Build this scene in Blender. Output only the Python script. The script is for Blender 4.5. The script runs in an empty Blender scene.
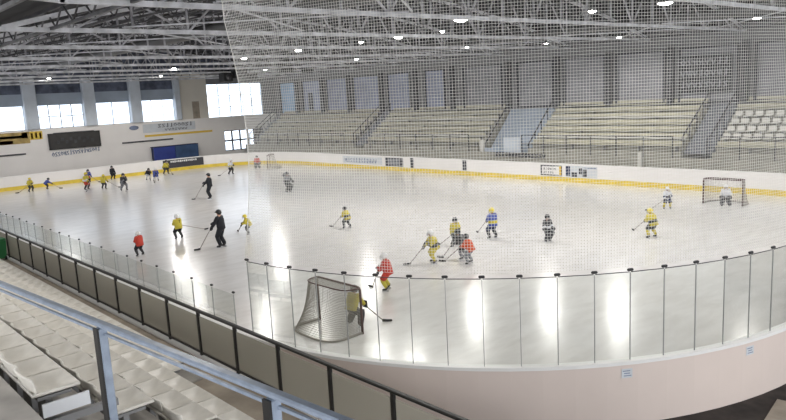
import bpy, math, random
from mathutils import Vector, Matrix
random.seed(7)
PI = math.pi
S = bpy.context.scene
COL = S.collection

# ------------------------------------------------------------------ helpers
def tag(o, label=None, cat=None, group=None, kind=None):
    if label: o['label'] = label
    if cat: o['category'] = cat
    if group: o['group'] = group
    if kind: o['kind'] = kind
    return o

def empty(name, loc=(0, 0, 0), rz=0.0, label=None, cat=None, group=None):
    o = bpy.data.objects.new(name, None)
    COL.objects.link(o)
    o.empty_display_size = 0.1
    o.location = loc
    o.rotation_euler = (0, 0, rz)
    return tag(o, label, cat, group)

def kids(o):
    return [c for c in bpy.data.objects if c.parent == o]

def copy_tree(o, parent=None, loc=None, label=None):
    c = o.copy()
    COL.objects.link(c)
    if parent is not None: c.parent = parent
    if loc is not None: c.location = loc
    if label: c['label'] = label
    for ch in kids(o): copy_tree(ch, c)
    return c

ORD = ['zeroth', 'first', 'second', 'third', 'fourth', 'fifth', 'sixth', 'seventh', 'eighth', 'ninth', 'tenth',
       'eleventh', 'twelfth', 'thirteenth', 'fourteenth', 'fifteenth', 'sixteenth', 'seventeenth', 'eighteenth',
       'nineteenth', 'twentieth']
def ordn(i):
    if i <= 20: return ORD[i]
    T = {2: 'twenty', 3: 'thirty', 4: 'forty'}
    return T[i // 10] + ('-' + ORD[i % 10] if i % 10 else '')  if i % 10 else {20: 'twentieth', 30: 'thirtieth', 40: 'fortieth'}[i]

class MB:
    def __init__(s): s.v = []; s.f = []; s.smooth = []
    def add(s, vs, fs, sm=False):
        b = len(s.v); s.v += [tuple(v) for v in vs]
        for f in fs: s.f.append(tuple(b + i for i in f)); s.smooth.append(sm)
    def box(s, c, d, rz=0.0, bev=0.0):
        x, y, z = d[0] / 2, d[1] / 2, d[2] / 2
        if bev <= 0:
            P = [(-x, -y, -z), (x, -y, -z), (x, y, -z), (-x, y, -z), (-x, -y, z), (x, -y, z), (x, y, z), (-x, y, z)]
            F = [(0, 3, 2, 1), (4, 5, 6, 7), (0, 1, 5, 4), (1, 2, 6, 5), (2, 3, 7, 6), (3, 0, 4, 7)]
        else:
            b = min(bev, x * .9, y * .9, z * .9)
            P = []; F = []
            def ring(zz, ins):
                k = len(P); X, Y = x - ins, y - ins
                for (px, py) in ((-X + b, -Y), (X - b, -Y), (X, -Y + b), (X, Y - b), (X - b, Y), (-X + b, Y), (-X, Y - b), (-X, -Y + b)): P.append((px, py, zz))
                return k
            ks = [ring(-z, b), ring(-z + b, 0), ring(z - b, 0), ring(z, b)]
            F.append(tuple(reversed(range(8))))
            for a, c2 in zip(ks, ks[1:]):
                for i in range(8): F.append((a + i, a + (i + 1) % 8, c2 + (i + 1) % 8, c2 + i))
            F.append(tuple(range(ks[3], ks[3] + 8)))
        cs, sn = math.cos(rz), math.sin(rz)
        s.add([(c[0] + p[0] * cs - p[1] * sn, c[1] + p[0] * sn + p[1] * cs, c[2] + p[2]) for p in P], F)
    def tube(s, pts, r, n=6, closed=False, sm=True, cap=True, ry=None):
        pts = [Vector(p) for p in pts]; N = len(pts)
        R = r if isinstance(r, (list, tuple)) else [r] * N
        RY = R if ry is None else (ry if isinstance(ry, (list, tuple)) else [ry] * N)
        vs = []; up = None
        for i, p in enumerate(pts):
            if closed: t = pts[(i + 1) % N] - pts[i - 1]
            else: t = pts[min(i + 1, N - 1)] - pts[max(i - 1, 0)]
            t = t.normalized() if t.length > 1e-9 else Vector((0, 0, 1))
            if up is None:
                up = Vector((0, 0, 1)) if abs(t.z) < .9 else Vector((1, 0, 0))
            a = t.cross(up)
            if a.length < 1e-6: a = t.cross(Vector((0, 1, 0)))
            a.normalize(); b = a.cross(t).normalized(); up = b
            for k in range(n):
                q = 2 * PI * (k + .5) / n
                vs.append(p + a * (math.cos(q) * R[i]) + b * (math.sin(q) * RY[i]))
        fs = []
        for i in range(N if closed else N - 1):
            j = (i + 1) % N
            for k in range(n):
                fs.append((i * n + k, i * n + (k + 1) % n, j * n + (k + 1) % n, j * n + k))
        if cap and not closed:
            fs.append(tuple(reversed(range(n)))); fs.append(tuple(range((N - 1) * n, N * n)))
        s.add(vs, fs, sm and n > 4)
    def bar(s, p, q, w): s.tube([p, q], w * .7071, 4, sm=False)
    def ell(s, c, r, nu=10, nv=7, M=None, v0=-1.0, v1=1.0):
        vs = []; fs = []
        for j in range(nv + 1):
            ph = (v0 + (v1 - v0) * j / nv) * PI / 2
            for i in range(nu):
                th = 2 * PI * i / nu
                p = Vector((r[0] * math.cos(ph) * math.cos(th), r[1] * math.cos(ph) * math.sin(th), r[2] * math.sin(ph)))
                if M is not None: p = M @ p
                vs.append((c[0] + p[0], c[1] + p[1], c[2] + p[2]))
        for j in range(nv):
            for i in range(nu):
                fs.append((j * nu + i, j * nu + (i + 1) % nu, (j + 1) * nu + (i + 1) % nu, (j + 1) * nu + i))
        s.add(vs, fs, True)
    def rings(s, R, sm=True, cap=True):
        """R: list of equally long vertex rings."""
        n = len(R[0]); vs = [p for r in R for p in r]; fs = []
        for i in range(len(R) - 1):
            for k in range(n): fs.append((i * n + k, i * n + (k + 1) % n, (i + 1) * n + (k + 1) % n, (i + 1) * n + k))
        if cap: fs += [tuple(reversed(range(n))), tuple(range((len(R) - 1) * n, len(R) * n))]
        s.add(vs, fs, sm)
    def sweep(s, path, prof, closed=False):
        """path: list of (x, y, nx, ny); prof: closed list of (offset, z)."""
        m = len(prof)
        vs = [(x + nx * o, y + ny * o, z) for (x, y, nx, ny) in path for (o, z) in prof]
        N = len(path); fs = []
        for i in range(N if closed else N - 1):
            j = (i + 1) % N
            for k in range(m): fs.append((i * m + k, j * m + k, j * m + (k + 1) % m, i * m + (k + 1) % m))
        if not closed: fs += [tuple(range(m)), tuple(reversed(range((N - 1) * m, N * m)))]
        s.add(vs, fs)
    def build(s, name, mat, parent=None):
        me = bpy.data.meshes.new(name)
        me.from_pydata(s.v, [], s.f)
        me.polygons.foreach_set('use_smooth', s.smooth)
        me.materials.append(mat)
        me.update()
        o = bpy.data.objects.new(name, me)
        COL.objects.link(o)
        if parent is not None: o.parent = parent
        return o

# ------------------------------------------------------------------ materials
def mat(name, col, rough=.6, metal=0.0, spec=.5, noise=0.0, scale=8.0, bump=0.0, emit=None, estr=0.0):
    m = bpy.data.materials.new(name); m.use_nodes = True
    nt = m.node_tree; b = nt.nodes['Principled BSDF']
    b.inputs['Base Color'].default_value = (*col, 1)
    b.inputs['Roughness'].default_value = rough
    b.inputs['Metallic'].default_value = metal
    b.inputs['Specular IOR Level'].default_value = spec
    if noise or bump:
        tc = nt.nodes.new('ShaderNodeTexCoord')
        n = nt.nodes.new('ShaderNodeTexNoise'); n.inputs['Scale'].default_value = scale; n.inputs['Detail'].default_value = 5
        nt.links.new(tc.outputs['Object'], n.inputs['Vector'])
        if noise:
            r = nt.nodes.new('ShaderNodeValToRGB')
            r.color_ramp.elements[0].position = .3; r.color_ramp.elements[1].position = .7
            r.color_ramp.elements[0].color = (*[c * (1 - noise) for c in col], 1)
            r.color_ramp.elements[1].color = (*[min(1, c * (1 + noise)) for c in col], 1)
            nt.links.new(n.outputs['Fac'], r.inputs['Fac']); nt.links.new(r.outputs['Color'], b.inputs['Base Color'])
        if bump:
            bp = nt.nodes.new('ShaderNodeBump'); bp.inputs['Strength'].default_value = bump; bp.inputs['Distance'].default_value = .01
            nt.links.new(n.outputs['Fac'], bp.inputs['Height']); nt.links.new(bp.outputs['Normal'], b.inputs['Normal'])
    if emit:
        b.inputs['Emission Color'].default_value = (*emit, 1); b.inputs['Emission Strength'].default_value = estr
    return m

def glass_mat(name, tint, refl=.06, rough=.02):
    m = bpy.data.materials.new(name); m.use_nodes = True
    nt = m.node_tree; nt.nodes.clear()
    out = nt.nodes.new('ShaderNodeOutputMaterial'); mx = nt.nodes.new('ShaderNodeMixShader')
    tr = nt.nodes.new('ShaderNodeBsdfTransparent'); tr.inputs['Color'].default_value = (*tint, 1)
    gl = nt.nodes.new('ShaderNodeBsdfGlossy'); gl.inputs['Roughness'].default_value = rough
    lw = nt.nodes.new('ShaderNodeLayerWeight'); lw.inputs['Blend'].default_value = .25
    ma = nt.nodes.new('ShaderNodeMath'); ma.operation = 'MULTIPLY_ADD'
    ma.inputs[1].default_value = .22; ma.inputs[2].default_value = refl
    nt.links.new(lw.outputs['Fresnel'], ma.inputs[0]); nt.links.new(ma.outputs[0], mx.inputs['Fac'])
    nt.links.new(tr.outputs[0], mx.inputs[1]); nt.links.new(gl.outputs[0], mx.inputs[2]); nt.links.new(mx.outputs[0], out.inputs['Surface'])
    return m

def poly_mat(name, col, cover):
    """cloudy sheet: part of the light passes straight through, the rest meets the tinted surface"""
    m = bpy.data.materials.new(name); m.use_nodes = True
    nt = m.node_tree; b = nt.nodes['Principled BSDF']; b.inputs['Base Color'].default_value = (*col, 1); b.inputs['Roughness'].default_value = .35
    b.inputs['Alpha'].default_value = cover
    return m

def ice_mat():
    m = bpy.data.materials.new('skated_ice'); m.use_nodes = True
    nt = m.node_tree; b = nt.nodes['Principled BSDF']; L = nt.links.new
    tc = nt.nodes.new('ShaderNodeTexCoord')
    mp = nt.nodes.new('ShaderNodeMapping'); mp.inputs['Scale'].default_value = (1.1, .35, 1); mp.inputs['Rotation'].default_value = (0, 0, .75)
    n = nt.nodes.new('ShaderNodeTexNoise'); n.inputs['Scale'].default_value = 2.2; n.inputs['Detail'].default_value = 8; n.inputs['Roughness'].default_value = .65
    L(tc.outputs['Object'], mp.inputs['Vector']); L(mp.outputs['Vector'], n.inputs['Vector'])
    n2 = nt.nodes.new('ShaderNodeTexNoise'); n2.inputs['Scale'].default_value = .12; n2.inputs['Detail'].default_value = 3
    L(tc.outputs['Object'], n2.inputs['Vector'])
    r = nt.nodes.new('ShaderNodeValToRGB')
    r.color_ramp.elements[0].position = .30; r.color_ramp.elements[0].color = (.74, .725, .71, 1)
    r.color_ramp.elements[1].position = .62; r.color_ramp.elements[1].color = (.86, .85, .84, 1)
    L(n.outputs['Fac'], r.inputs['Fac'])
    mx = nt.nodes.new('ShaderNodeMix'); mx.data_type = 'RGBA'; mx.blend_type = 'MULTIPLY'; mx.inputs['Factor'].default_value = 1
    r2 = nt.nodes.new('ShaderNodeValToRGB')
    r2.color_ramp.elements[0].position = .35; r2.color_ramp.elements[0].color = (.95, .955, .97, 1)
    r2.color_ramp.elements[1].position = .65; r2.color_ramp.elements[1].color = (1, .985, .975, 1)
    L(n2.outputs['Fac'], r2.inputs['Fac']); L(r.outputs['Color'], mx.inputs['A']); L(r2.outputs['Color'], mx.inputs['B'])
    L(mx.outputs['Result'], b.inputs['Base Color'])
    b.inputs['Roughness'].default_value = .2; b.inputs['Specular IOR Level'].default_value = .5
    bp = nt.nodes.new('ShaderNodeBump'); bp.inputs['Strength'].default_value = .07; bp.inputs['Distance'].default_value = .01
    L(n.outputs['Fac'], bp.inputs['Height']); L(bp.outputs['Normal'], b.inputs['Normal'])
    return m

M = {
 'ice': ice_mat(),
 'rubber': mat('dark_rubber_floor', (.035, .028, .024), .8, noise=.5, scale=3),
 'concrete': mat('grey_concrete', (.40, .38, .35), .85, noise=.18, scale=2.5),
 'tan_concrete': mat('tan_concrete', (.36, .31, .25), .85, noise=.25, scale=1.6),
 'far_concrete': mat('pale_stand_concrete', (.34, .33, .28), .85, noise=.15, scale=1.0),
 'dash_white': mat('white_board_plastic', (.84, .82, .80), .35, noise=.03, scale=.6),
 'dash_outer': mat('beige_board_cladding', (.74, .64, .58), .5, noise=.05, scale=.5),
 'yellow_kick': mat('yellow_kickplate', (.74, .56, .07), .45, noise=.12, scale=2),
 'cap': mat('pale_cap_rail', (.85, .84, .82), .4),
 'steel_dark': mat('dark_steel', (.07, .07, .075), .5, .3),
 'clamp': mat('black_clamp', (.02, .02, .022), .5),
 'post': mat('grey_aluminium_post', (.36, .37, .37), .4, .6),
 'glass': glass_mat('clear_shield_glass', (.975, .99, .98), .02),
 'win_glass': glass_mat('window_glass', (.90, .95, 1.0), .04),
 'fence_panel': poly_mat('smoked_polycarbonate', (.46, .44, .37), .62),
 'black_paint': mat('black_painted_steel', (.012, .011, .010), .45),
 'blue_rail': mat('blue_grey_painted_rail', (.29, .345, .43), .4, .1, noise=.15, scale=14),
 'net': mat('pale_netting_cord', (.80, .79, .75), .8),
 'goal_net': mat('grey_goal_netting', (.33, .31, .28), .85),
 'goal_post': mat('dark_red_goal_pipe', (.10, .055, .05), .5),
 'seat': mat('cream_seat_plastic', (.76, .73, .66), .42, noise=.12, scale=5),
 'seat_metal': mat('galvanised_bracket', (.25, .25, .25), .5, .5),
 'wall': mat('warm_white_wall', (.86, .83, .80), .7, noise=.04, scale=.5),
 'wall_cream': mat('cream_wall', (.72, .68, .60), .7, noise=.04, scale=.8),
 'wall_grey': mat('grey_wall', (.20, .20, .205), .7, noise=.1, scale=.8),
 'fascia': mat('blue_grey_fascia', (.36, .42, .50), .6, noise=.1, scale=.8),
 'blind': mat('dark_navy_blind', (.09, .105, .15), .7, noise=.5, scale=1.5),
 'pillar': mat('pale_blue_pillar', (.55, .60, .66), .5, noise=.1, scale=1),
 'mullion': mat('grey_window_frame', (.30, .33, .37), .5),
 'dark_frame': mat('dark_door_frame', (.06, .06, .07), .5),
 'panel_blue': mat('cyan_blue_window_film', (.30, .46, .62), .4, noise=.12, scale=1),
 'panel_lav': mat('lavender_window_film', (.30, .33, .44), .4, noise=.12, scale=1),
 'panel_grey': mat('grey_window_film', (.23, .23, .25), .45, noise=.15, scale=1),
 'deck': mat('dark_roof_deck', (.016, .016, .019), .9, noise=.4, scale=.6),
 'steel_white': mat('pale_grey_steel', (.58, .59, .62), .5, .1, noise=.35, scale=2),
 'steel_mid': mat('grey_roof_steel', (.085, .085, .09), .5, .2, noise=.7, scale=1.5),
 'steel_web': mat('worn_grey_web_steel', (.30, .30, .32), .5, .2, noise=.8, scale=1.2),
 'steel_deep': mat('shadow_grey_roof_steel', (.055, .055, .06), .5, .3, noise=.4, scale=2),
 'duct': mat('galvanised_duct', (.12, .12, .12), .5, .4),
 'lamp_on': mat('lit_lamp_lens', (1, 1, 1), .4, emit=(1, .97, .92), estr=30),
 'black': mat('matte_black', (.012, .012, .013), .6),
 'bench': mat('beige_bench', (.46, .44, .34), .6, noise=.12, scale=2),
 'bench_white': mat('white_seat', (.66, .65, .60), .5),
 'score': mat('scoreboard_black', (.022, .020, .018), .4, noise=.4, scale=2),
 'blue_pad': mat('royal_blue_panel', (.035, .06, .30), .5, noise=.15, scale=1),
 'teal_pad': mat('dark_teal_panel', (.05, .10, .22), .5, noise=.3, scale=1),
 'ink_blue': mat('slate_blue_lettering', (.20, .24, .34), .6),
 'ink_dark': mat('dark_lettering', (.05, .05, .06), .6),
 'ink_pale': mat('pale_lettering', (.80, .80, .80), .6),
 'ad_grey': mat('pale_grey_banner', (.62, .65, .68), .6, noise=.06, scale=2),
 'ad_red': mat('red_banner_print', (.55, .09, .05), .6), 'ad_yellow': mat('yellow_banner_print', (.75, .52, .08), .6),
 'ad_brown': mat('brown_green_banner', (.42, .30, .10), .6, noise=.35, scale=2),
 'bin': mat('green_bin_plastic', (.02, .16, .05), .5),
 'tape': mat('white_edge_marking', (.78, .80, .82), .6),
 'skin': mat('skin_tone', (.55, .33, .24), .5),
 'wood': mat('pale_stick_shaft', (.30, .27, .24), .5), 'blade': mat('black_stick_blade', (.02, .02, .02), .6),
 'c_yellow': mat('yellow_jersey_cloth', (.56, .47, .06), .8, noise=.1, scale=12),
 'c_red': mat('red_jersey_cloth', (.52, .055, .035), .8, noise=.1, scale=12),
 'c_blue': mat('blue_jersey_cloth', (.07, .10, .35), .8, noise=.1, scale=12),
 'c_white': mat('white_jersey_cloth', (.66, .67, .70), .8, noise=.08, scale=12),
 'c_black': mat('black_cloth', (.010, .012, .018), .8, noise=.2, scale=12),
 'c_dark': mat('charcoal_cloth', (.05, .05, .055), .8, noise=.3, scale=12),
 'c_navy': mat('navy_cloth', (.025, .035, .09), .8),
 'c_grey': mat('grey_cloth', (.20, .21, .23), .8, noise=.3, scale=12),
 'c_orange': mat('orange_red_cloth', (.60, .10, .03), .8),
 'h_white': mat('white_helmet_shell', (.78, .78, .78), .3), 'h_black': mat('black_helmet_shell', (.015, .015, .018), .35),
 'h_yellow': mat('yellow_helmet_shell', (.70, .58, .06), .35), 'h_red': mat('red_helmet_shell', (.5, .06, .05), .35),
 'cage': mat('steel_face_cage', (.40, .40, .42), .35, .8),
 'skate': mat('black_skate_boot', (.015, .015, .016), .4), 'runner': mat('steel_skate_runner', (.6, .6, .62), .3, .9),
 'pad': mat('dark_goalie_pad', (.06, .06, .065), .6, noise=.4, scale=8),
}

# ------------------------------------------------------------------ camera
cam_d = bpy.data.cameras.new('camera'); cam = bpy.data.objects.new('camera', cam_d); COL.objects.link(cam)
CP = Vector((-4.3646, 7.1016, 6.0219))
CR = Vector((-0.677837, -0.733325, -0.052640)); CU = Vector((0.086792, -0.150911, 0.984730)); CF = Vector((0.730071, -0.662918, -0.165939))
FPX = 685.845
mw = Matrix(((CR.x, CU.x, -CF.x, CP.x), (CR.y, CU.y, -CF.y, CP.y), (CR.z, CU.z, -CF.z, CP.z), (0, 0, 0, 1)))
cam.matrix_world = mw
cam_d.sensor_fit = 'HORIZONTAL'; cam_d.sensor_width = 36; cam_d.lens = FPX / 786 * 36
cam_d.clip_start = .05; cam_d.clip_end = 400
S.camera = cam

# ------------------------------------------------------------------ rink plan
# x runs along the rink away to the left, y = 0 is the near side, y = -W the far side, x = 0 the near end
L_, W_, RN, RF = 56.99, 29.9, 8.6, 7.42
def arc(cx, cy, r, a0, a1, n):
    return [(cx + r * math.cos(a0 + (a1 - a0) * i / n), cy + r * math.sin(a0 + (a1 - a0) * i / n),
             math.cos(a0 + (a1 - a0) * i / n), math.sin(a0 + (a1 - a0) * i / n)) for i in range(n + 1)]
RINK = (arc(RN, -RN, RN, PI / 2, PI, 24) + arc(RN, -W_ + RN, RN, PI, 1.5 * PI, 16)
        + arc(L_ - RF, -W_ + RF, RF, 1.5 * PI, 2 * PI, 16) + arc(L_ - RF, -RF, RF, 0, PI / 2, 16))
def near_path(u):
    """point on the near side / corner / end; u = 0 where the corner starts."""
    if u < 0: return (RN - u, 0.0, 0.0, 1.0)
    q = PI * RN / 2
    if u < q:
        a = u / RN; return (RN - RN * math.sin(a), -(RN - RN * math.cos(a)), -math.sin(a), math.cos(a))
    return (0.0, -(RN + u - q), -1.0, 0.0)

X_END, Y_FAR, Y_NEAR, X_NEAR = 63.0, -36.8, 13.0, -12.0
# ---- ground
mb = MB(); mb.box(((X_END + X_NEAR) / 2, (Y_NEAR + Y_FAR) / 2, -.15), (X_END - X_NEAR + .4, Y_NEAR - Y_FAR + .4, .2))
tag(mb.build('floor', M['rubber']), kind='structure')
mb = MB()
ip = [(x + nx * .03, y + ny * .03) for (x, y, nx, ny) in RINK]
n = len(ip)
mb.add([(x, y, 0) for x, y in ip] + [(x, y, -.05) for x, y in ip], [tuple(range(n))] + [(i, i + n, (i + 1) % n + n, (i + 1) % n) for i in range(n)])
ice = mb.build('ice_surface', M['ice']); ice.data.flip_normals() if ice.data.polygons[0].normal.z < 0 else None
tag(ice, kind='structure')

# ---- dasher boards
db = empty('dasher_boards', (RN, 0, 0), 0, 'white dasher boards with yellow kick strip running round the whole ice', 'rink boards')
def bsweep(name, prof, m, parent=db):
    b = MB(); b.sweep([(x - RN, y, nx, ny) for (x, y, nx, ny) in RINK], prof, True); return b.build(name, m, parent)
bsweep('board_face', [(0, .3), (.04, .3), (.04, 1.09), (0, 1.09)], M['dash_white'])
tag(bsweep('kick_strip', [(-.012, -.05), (.04, -.05), (.04, .3), (-.012, .3)], M['yellow_kick']), 'yellow kick strip along the foot of the boards')
tag(bsweep('outer_cladding', [(.045, -.05), (.13, -.05), (.13, 1.09), (.045, 1.09)], M['dash_outer']), 'beige outer cladding')
bsweep('cap_rail', [(-.02, 1.09), (.15, 1.09), (.15, 1.15), (-.02, 1.15)], M['cap'])
GRPB = 'dark gaps and gates on the far boards'

# ---- shield glass: low panes along the near side, tall panes round the near corner
def pane(u0, u1, h, name, label, group, corner):
    mid = near_path((u0 + u1) / 2)
    root = empty(name, (mid[0], mid[1], 1.15), 0, label, 'glass pane', group)
    def loc(u, o=.06):
        x, y, nx, ny = near_path(u); return (x + nx * o - mid[0], y + ny * o - mid[1])
    e_ = .016 if u1 > u0 else -.016
    a, b = loc(u0 + e_), loc(u1 - e_)
    k = Vector((b[0] - a[0], b[1] - a[1], 0)); nrm = Vector((-k.y, k.x, 0)).normalized() * .006
    vs = []
    for z in (0.004, h):
        for (p, s_) in ((a, 1), (b, 1), (b, -1), (a, -1)): vs.append((p[0] + nrm.x * s_, p[1] + nrm.y * s_, z))
    m_ = MB(); m_.add(vs, [(0, 3, 2, 1), (4, 5, 6, 7), (0, 1, 5, 4), (1, 2, 6, 5), (2, 3, 7, 6), (3, 0, 4, 7)])
    m_.build('pane', M['glass'], root)
    p = loc(u0); ang = math.atan2(k.y, k.x)
    m_ = MB(); m_.box((p[0], p[1], h / 2), (.012 if corner else .010, .02, h), ang); m_.build('post', M['post'], root)
    m_ = MB(); m_.box((p[0], p[1], h + .048), ((.11 if corner else .08), .05, .048), ang, .012); m_.build('top_clamp', M['clamp'], root)
    if corner:
        m_ = MB(); m_.tube([(a[0], a[1], h + .008), (b[0], b[1], h + .008)], .009, 5); m_.build('edge_strip', M['steel_dark'], root)
s1, u1, s2, u2 = .972, -.0722, .6452, .5851
for k in range(29):
    ub = u1 - k * s1; ua = ub - s1
    place = 'next to the tall corner glass' if k == 0 else f'{ordn(k + 1)} from the tall corner glass'
    pane(ub, ua, .784, 'glass_pane', f'low clear glass pane on near side boards, {place}', 'low side glass panes', False)
for k in range(32):
    a_ = u2 + k * s2
    place = 'under the net edge' if k == 0 else f'{ordn(k + 1)} from the net edge'
    pane(a_, a_ + s2, 1.603, 'glass_pane', f'tall clear glass pane on near corner boards, {place}', 'tall corner glass panes', True)

# ---- safety net hanging from the roof down to the tall glass
mb = MB()
ZT, ZB = 8.42, 2.865
def net_u(u, z):
    t = max(0, min(1, (z - ZB) / (ZT - ZB)))
    return u2 + u + .42 * math.sin(PI * min(1, t * 1.15)) * math.exp(-u / 1.2)
def net_pt(u, z):
    x, y, nx, ny = near_path(net_u(u, z)); return (x + nx * .09, y + ny * .09, z)
U_END = 24.0; PITCH = .052
i = 0; z = ZB
while z <= ZT:
    us = [0, .25, .5, .8, 1.2, 1.7] + [2.3 + .62 * j for j in range(20)] + [15.5, U_END]
    mb.tube([net_pt(u, z) for u in us], .0034, 3, cap=False)
    z += PITCH
u = 0
while u <= U_END:
    zs = [ZB + (ZT - ZB) * j / 8 for j in range(9)] if u < 4 else [ZB, ZT]
    mb.tube([net_pt(u, zz) for zz in zs], .0034, 3, cap=False)
    u += PITCH
mb.tube([net_pt(0, ZB + (ZT - ZB) * j / 14) for j in range(15)], .008, 4, cap=False)
net = mb.build('safety_net', M['net'])
tag(net, 'fine pale safety net hanging from the roof above the tall corner glass', 'safety net')

# ------------------------------------------------------------------ hall shell
def wall_poly(name, m, boxes):
    b = MB()
    for c, d in boxes: b.box(c, d)
    return tag(b.build(name, m), kind='structure')
def yz(y0, y1, z0, z1, x=X_END, t=.3):     # slab of the end wall
    return ((x + t / 2, (y0 + y1) / 2, (z0 + z1) / 2), (t, abs(y1 - y0), z1 - z0))
def xz(x0, x1, z0, z1, y=Y_FAR, t=.3):
    return (((x0 + x1) / 2, y - t / 2, (z0 + z1) / 2), (abs(x1 - x0), t, z1 - z0))
ZS = 4.62
wall_poly('wall_left', M['wall'], [yz(Y_NEAR, -30.0, 0, ZS), yz(-30.0, -34.95, 3.1, ZS), yz(-34.95, -37, 0, ZS), yz(-30, -34.95, 0, .9)])
wall_poly('wall_left', M['wall_cream'], [yz(-25.1, -26.6, ZS, 9.2), yz(-27.45, -28.4, ZS, 9.2), yz(-26.6, -27.45, 6.4, 9.2)])
wall_poly('wall_left', M['wall_grey'], [yz(-35.15, -37, ZS, 9.2), yz(-28.4, -35.15, 8.1, 9.6)])
wall_poly('wall_left', M['fascia'], [yz(Y_NEAR, -25.1, 6.72, 7.75)])
wall_poly('wall_left', M['blind'], [yz(Y_NEAR, -25.1, 7.75, 12.4), yz(-25.1, -37, 9.2, 12)])
for i, (a, b) in enumerate([(-10.5, -11.6), (-15.6, -16.7), (-20.0, -21.1), (-24.6, -25.2), (-5.6, -6.6), (-.6, -1.6)]):
    tag((lambda q: (q.box(((X_END - .15), (a + b) / 2, (ZS + 9.1) / 2), (.6, abs(a - b), 9.1 - ZS), 0, .05), q)[1])(MB()).build('trim_%d' % (i + 1), M['pillar']), kind='structure')
# end windows: pane plus frame with mullions
def end_window(nm, y0, y1, z0, z1, ny, nz, fr='mullion', w=.07):
    b = MB(); b.box((X_END + .2, (y0 + y1) / 2, (z0 + z1) / 2), (.02, abs(y1 - y0), z1 - z0)); o = tag(b.build(nm, M['win_glass']), kind='structure')
    f = MB()
    for i in range(ny + 1):
        y = y0 + (y1 - y0) * i / ny; f.box((X_END + .14, y, (z0 + z1) / 2), (.09, w, z1 - z0))
    for i in range(nz + 1):
        z = z0 + (z1 - z0) * i / nz; f.box((X_END + .14, (y0 + y1) / 2, z), (.08, abs(y1 - y0), w))
    f.build('window_frame', M[fr], o); return o
end_window('window_1', -1.6, -5.6, ZS, 6.72, 2, 1, w=.05)
end_window('window_2', -6.6, -10.5, ZS, 6.72, 1, 1, w=.05)
end_window('window_3', -11.6, -15.6, ZS, 6.72, 4, 2)
end_window('window_4', -16.7, -20.0, ZS, 6.72, 2, 1, w=.06)
end_window('window_5', -21.1, -24.6, ZS, 6.72, 3, 1, w=.03)
end_window('window_6', -28.4, -35.15, ZS - .2, 8.1, 5, 3, w=.05)
b = MB(); b.box((X_END + .12, -27.02, (ZS + 6.4) / 2), (.06, .85, 6.4 - ZS)); tag(b.build('door_4', M['tan_concrete']), kind='structure')
end_window('window_8', 12.8, -.6, ZS, 6.72, 6, 1)
end_window('door_1', -30.0, -34.95, .9, 3.1, 5, 2, 'dark_frame', .17)
b = MB(); b.box((X_END + .1, -34.2, 2.0), (.12, 1.1, 2.1)); tag(b.build('door_2', M['dark_frame']), kind='structure')

# far side wall: dark columns, film covered windows
wins = [(61.8, 58.9, 'panel_blue'), (57.5, 54.1, 'panel_lav'), (53.2, 49.8, 'panel_lav'), (48.8, 45.0, 'panel_lav'), (43.8, 40.8, 'panel_lav'),
        (38.9, 36.5, 'panel_lav'), (34.3, 30.3, 'panel_grey'), (28.8, 25.6, 'panel_grey'), (24.6, 21.3, 'panel_grey'), (20.4, 17.0, 'panel_grey'),
        (16.0, 12.4, 'panel_grey'), (11.4, 8.0, 'panel_grey'), (7.0, 3.4, 'panel_grey'), (2.4, -1.2, 'panel_grey')]
xb = [xz(X_NEAR, X_END, 0, 4.5), xz(X_NEAR, X_END, 7.95, 9.6)]
prev = X_END
for (a, b_, m_) in wins: xb.append(xz(prev, a, 4.5, 7.95)); prev = b_
xb.append(xz(prev, X_NEAR, 4.5, 7.95))
wall_poly('wall_back', M['wall_grey'], xb)
for i, (a, b_, m_) in enumerate(wins):
    q = MB(); q.box(((a + b_) / 2, Y_FAR - .12, 6.22), (a - b_, .04, 3.45)); o = tag(q.build('window_%d' % (i + 9), M[m_]), kind='structure')
    f = MB()
    for x in (a, b_): f.box((x, Y_FAR + .03, 6.22), (.16, .12, 3.45))
    f.box(((a + b_) / 2, Y_FAR + .02, 7.9), (a - b_, .1, .1)); f.box(((a + b_) / 2, Y_FAR + .02, 4.55), (a - b_, .1, .1))
    f.build('window_frame', M['dark_frame'], o)
for i in range(len(wins) - 1):
    x = (wins[i][1] + wins[i + 1][0]) / 2
    q = MB(); q.box((x, Y_FAR + .25, 6.3), (.34, .4, 3.6)); tag(q.build('trim_%d' % (10 + i), M['steel_dark']), kind='structure')
b = MB(); b.box((56.2, Y_FAR - .05, 5.6), (.75, .1, 2.1)); tag(b.build('door_3', M['dark_frame']), kind='structure')

# ------------------------------------------------------------------ roof
Y1, Y2, YC = 1.5, -36.6, -17.5
def tie_z(y): return 8.45 + .22 * (Y1 - y) / (Y1 - Y2)
def arch_z(y):
    t = (y - YC) / ((Y1 - Y2) / 2); return tie_z(y) + 2.95 * (1 - abs(t) ** 1.75)
mb = MB()
ys = [Y_NEAR, 8, 4, Y1] + [Y1 + (Y2 - Y1) * i / 20 for i in range(1, 21)] + [-37.2]
def deck_z(y): return (arch_z(y) if Y2 <= y <= Y1 else (8.45 if y > Y1 else 8.67)) + .42
n = len(ys)
vs = [(x, y, deck_z(y) + dz) for dz in (0, .15) for x in (X_NEAR, X_END + .3) for y in ys]
fs = []
for i in range(n - 1):
    fs.append((i, i + 1, n + i + 1, n + i)); fs.append((2 * n + i, 3 * n + i, 3 * n + i + 1, 2 * n + i + 1))
mb.add(vs, fs)
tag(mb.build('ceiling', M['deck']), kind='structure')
XT = [0, 6, 12, 18, 24, 30, 36, 42, 48, 54, 60]
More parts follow.
